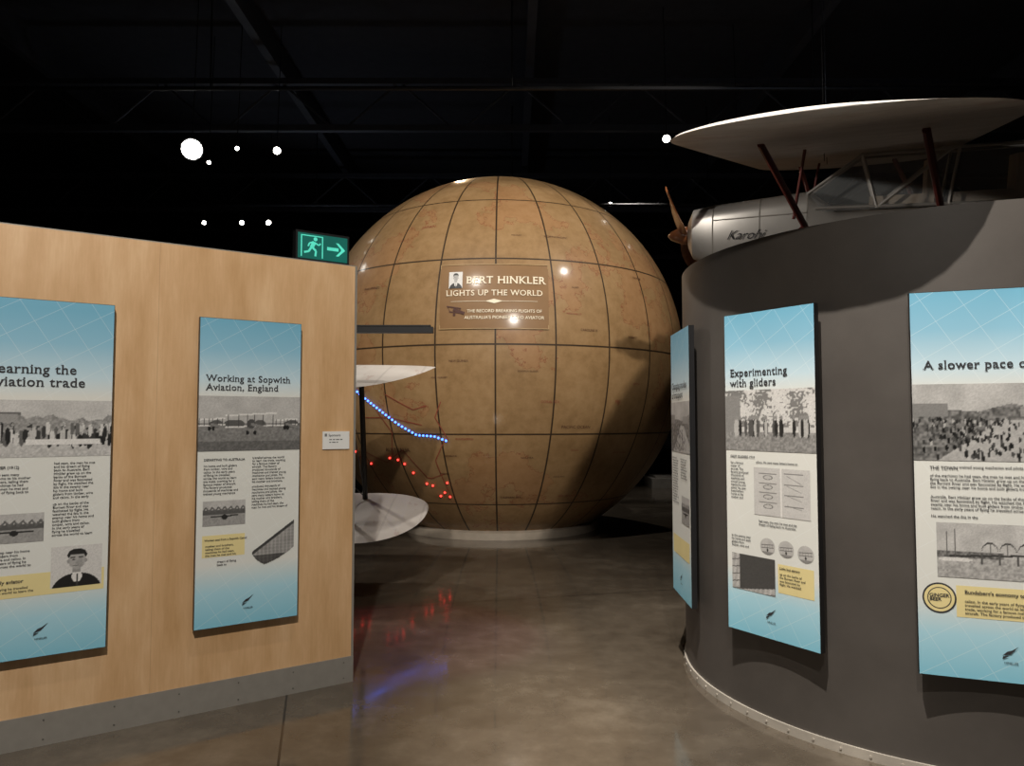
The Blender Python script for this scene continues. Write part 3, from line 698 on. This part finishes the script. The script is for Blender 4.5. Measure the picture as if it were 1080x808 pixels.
# ------------------------------------------------------------------ biplane behind plywood wall
MB=Matrix.Translation((-5.0,6.95,.66))@Matrix.Rotation(rad(90),4,'Z')@Matrix.Rotation(rad(-12),4,'Y')
bi=empty('biplane',MB)
bb=B(); wing(bb,4.20,1.38,0,.09,.55,rake=-.12,pw=.45); wing(bb,4.25,1.38,1.32,.09,.7,rake=-.42,pw=.8); o=bb.obj('wings',FABRIC,parent=bi); autosmooth(o,50)
bb=B(); bb.loft([sec(1.25,.2,-.05,.4,e=2.4),sec(1.1,.3,-.12,.5),sec(.3,.34,-.16,.62),sec(-.6,.32,-.14,.66),sec(-1.6,.22,-.02,.5),sec(-3.3,.04,.2,.36)])
bb.loft([sec(-2.9,.015,.3,.4,e=2),sec(-3.2,.02,.3,.85,e=2),sec(-3.55,.01,.2,.8,e=2)]); o=bb.obj('fuselage',SILVER,parent=bi); autosmooth(o,35)
bb=B(); wing(bb,1.2,.7,.35,.04,.4); o=bb.obj('tailplane',FABRIC,parent=bi); o.location=(-3.1,0,0); autosmooth(o,50)
bb=B()
for y in (-3.55,-2.2,2.2,3.55):
    for x in (.42,-.25): bb.rod((x,y,.02),(x,y,1.32),.026,8)
    bb.rod((.42,y,.05),(-.25,y,1.3),.005,5)
for a_,b_ in ((-3.55,-2.2),(2.2,3.55),(-2.2,-.35),(2.2,.35)):
    bb.rod((.42,a_,.05),(.42,b_,1.3),.005,5); bb.rod((.42,b_,.05),(.42,a_,1.3),.005,5)
for s in (1,-1):
    for x in (.4,-.3): bb.rod((x,.3*s,.5),(x,.45*s,1.32),.02,8)
    bb.rod((.6,.28*s,-.1),(.35,.7*s,-.45),.02,8); bb.rod((-.1,.28*s,-.1),(.35,.7*s,-.45),.02,8)
bb.rod((.35,-.75,-.45),(.35,.75,-.45),.02,8); bb.rod((-3.1,0,.25),(-3.3,0,-.0),.015,6)
bb.obj('struts',BLKGL,parent=bi)
bb=B()
for s in (1,-1): wheel(bb,(.35,.78*s,-.445),.3,.09)
o=bb.obj('wheels',[RUB,SILVER],parent=bi); autosmooth(o,40)
bb=B(); blade(bb,(1.33,0,.18),(0,.3,1),1.0,(1,0,0)); blade(bb,(1.33,0,.18),(0,-.3,-1),1.0,(1,0,0)); bb.rod((1.22,0,.18),(1.4,0,.18),.07,12)
o=bb.obj('propeller',WOOD,parent=bi); autosmooth(o,50)
bb=B(); bb.rod((-1.9,5.6,0),(-1.9,5.6,.03),.25,24); bb.rod((-1.9,5.6,.03),(-1.9,5.6,2.32),.025,10)
bb.box((-1.95,5.58,2.215),(-.6,5.64,2.26)); bb.box((-1.7,5.585,2.263),(-.62,5.635,2.275),1); bb.obj('lighting_arm_stand',[BLACK,BLACK])
bb=B(); bb.box((3.2,17,0),(5.4,18,.22)); bb.box((3.3,17.1,.22),(5.3,17.9,.27)); bb.obj('display_plinth',simple('plinth_paint',(.5,.48,.44),.5))
# ------------------------------------------------------------------ lamps and added fill lights
def spot(loc,tgt,P,ang=60,col=(1,.93,.84),r=.06,blend=.5,name='gallery_or_fill_spot'):
    L=D.lights.new(name,'SPOT'); L.energy=P; L.spot_size=rad(ang); L.spot_blend=blend; L.color=col; L.shadow_soft_size=r
    o=D.objects.new(name,L); COL.objects.link(o); o.location=loc
    o.rotation_euler=(Vector(tgt)-Vector(loc)).to_track_quat('-Z','Y').to_euler(); return o
LENS=simple('lamp_lens_bright',(1,.96,.88),.4,emis=40,var=.01); LENS2=simple('lamp_lens',(1,.95,.85),.4,emis=22,var=.01)
def fixture(loc,tgt,r,lens,top):
    loc=Vector(loc); d=(Vector(tgt)-loc).normalized(); bb=B()
    bb.rod(loc-d*.28,loc-d*.03,r*.9,16,0,r2=r*1.15); 
    bb.rod(loc-d*.029,loc-d*.02,r,16,1)
    bb.rod(loc-d*.15,(loc.x,(loc-d*.15).y,top),.008,6,0)
    o=bb.obj('ceiling_spotlight',[BLACK,lens]); return o
fixture((-4.67,10.6,5.5),(-.3,0,1.5),.14,LENS,5.95+2)
for x,y,z,r_ in ((-3.75,11.6,5.85,.055),(-4.35,11.5,5.85,.03),(2.36,11.1,5.85,.055),(3.6,11.6,5.85,.05),(-5.88,15.9,5.85,.045),(-5.3,15.9,5.85,.05),(-6.7,15.9,5.85,.04),(2.05,15.2,6.05,.04),(-5.0,12,5.8,.03)):
    fixture((x,y,z),(0,0,1.5),r_,LENS2,8)
spot((-.3,-1.2,5.8),(-1.9,4,1.1),1200,52)
spot((.2,-.8,6.0),(2.0,3.6,.8),480,44)
spot((-.1,1.45,6.9),(2.0,3.4,1.2),2500,50,r=.03)
spot((1.4,0,5.8),(-.1,9,2.9),1900,32,r=.08)
spot((-1.6,4.2,7.2),(-.4,9.5,2.3),850,62,r=.07)
spot((3.6,6.3,7.3),(.6,10.2,3),420,60,r=.07)  # warm fill added to lift the globe's dark right side
spot((-4.6,10.35,5.45),(-1.0,5.3,0),380,46,r=.08)
spot((0,2.4,7.0),(-.3,3.2,0),230,75,r=.08)
spot((2.5,15,6.8),(2.6,13,0),350,80)
spot((.6,5.6,6.8),(-.75,5.4,0),330,17,col=(1,.08,.22),r=.1,blend=.3)  # added red spot, stands in for coloured reflections on the floor
spot((.5,6.0,7.0),(-.3,5.2,0),260,13,col=(.12,.16,1),r=.1,blend=.8)  # blue counterpart, also added to imitate a reflection on the floor
spot((-3,3,3.35),(3.3,6.1,3.35),420,28,r=.08)  # fill without a fixture, added to brighten the aeroplane's nose and cabin
spot((-4,15,3),(-1,12,8),50,150,col=(.7,.8,1),r=.3,name='added_ceiling_fill')  # dim upward fill added so ceiling and trusses show faintly
spot((4,6,4.5),(0,12,8),25,140,col=(.7,.8,1),r=.3,name='added_ceiling_fill')  # second added upward fill for the roof, no real fitting
spot((-1,12.5,6.2),(1.3,5.6,2.2),120,25,col=(1,.7,.42),r=.1)  # warm spot added to tint the curved wall's upper left
w=D.worlds.new('world'); S.world=w; w.use_nodes=True
bg=w.node_tree.nodes['Background']; bg.inputs[0].default_value=(.5,.55,.7,1); bg.inputs[1].default_value=.03
# ------------------------------------------------------------------ camera
cam=D.cameras.new('camera'); cam.sensor_width=36; cam.lens=26; cam.clip_start=.05
co=D.objects.new('camera',cam); COL.objects.link(co); co.location=(0,0,1.55); co.rotation_euler=(rad(92.9),0,0)
S.camera=co
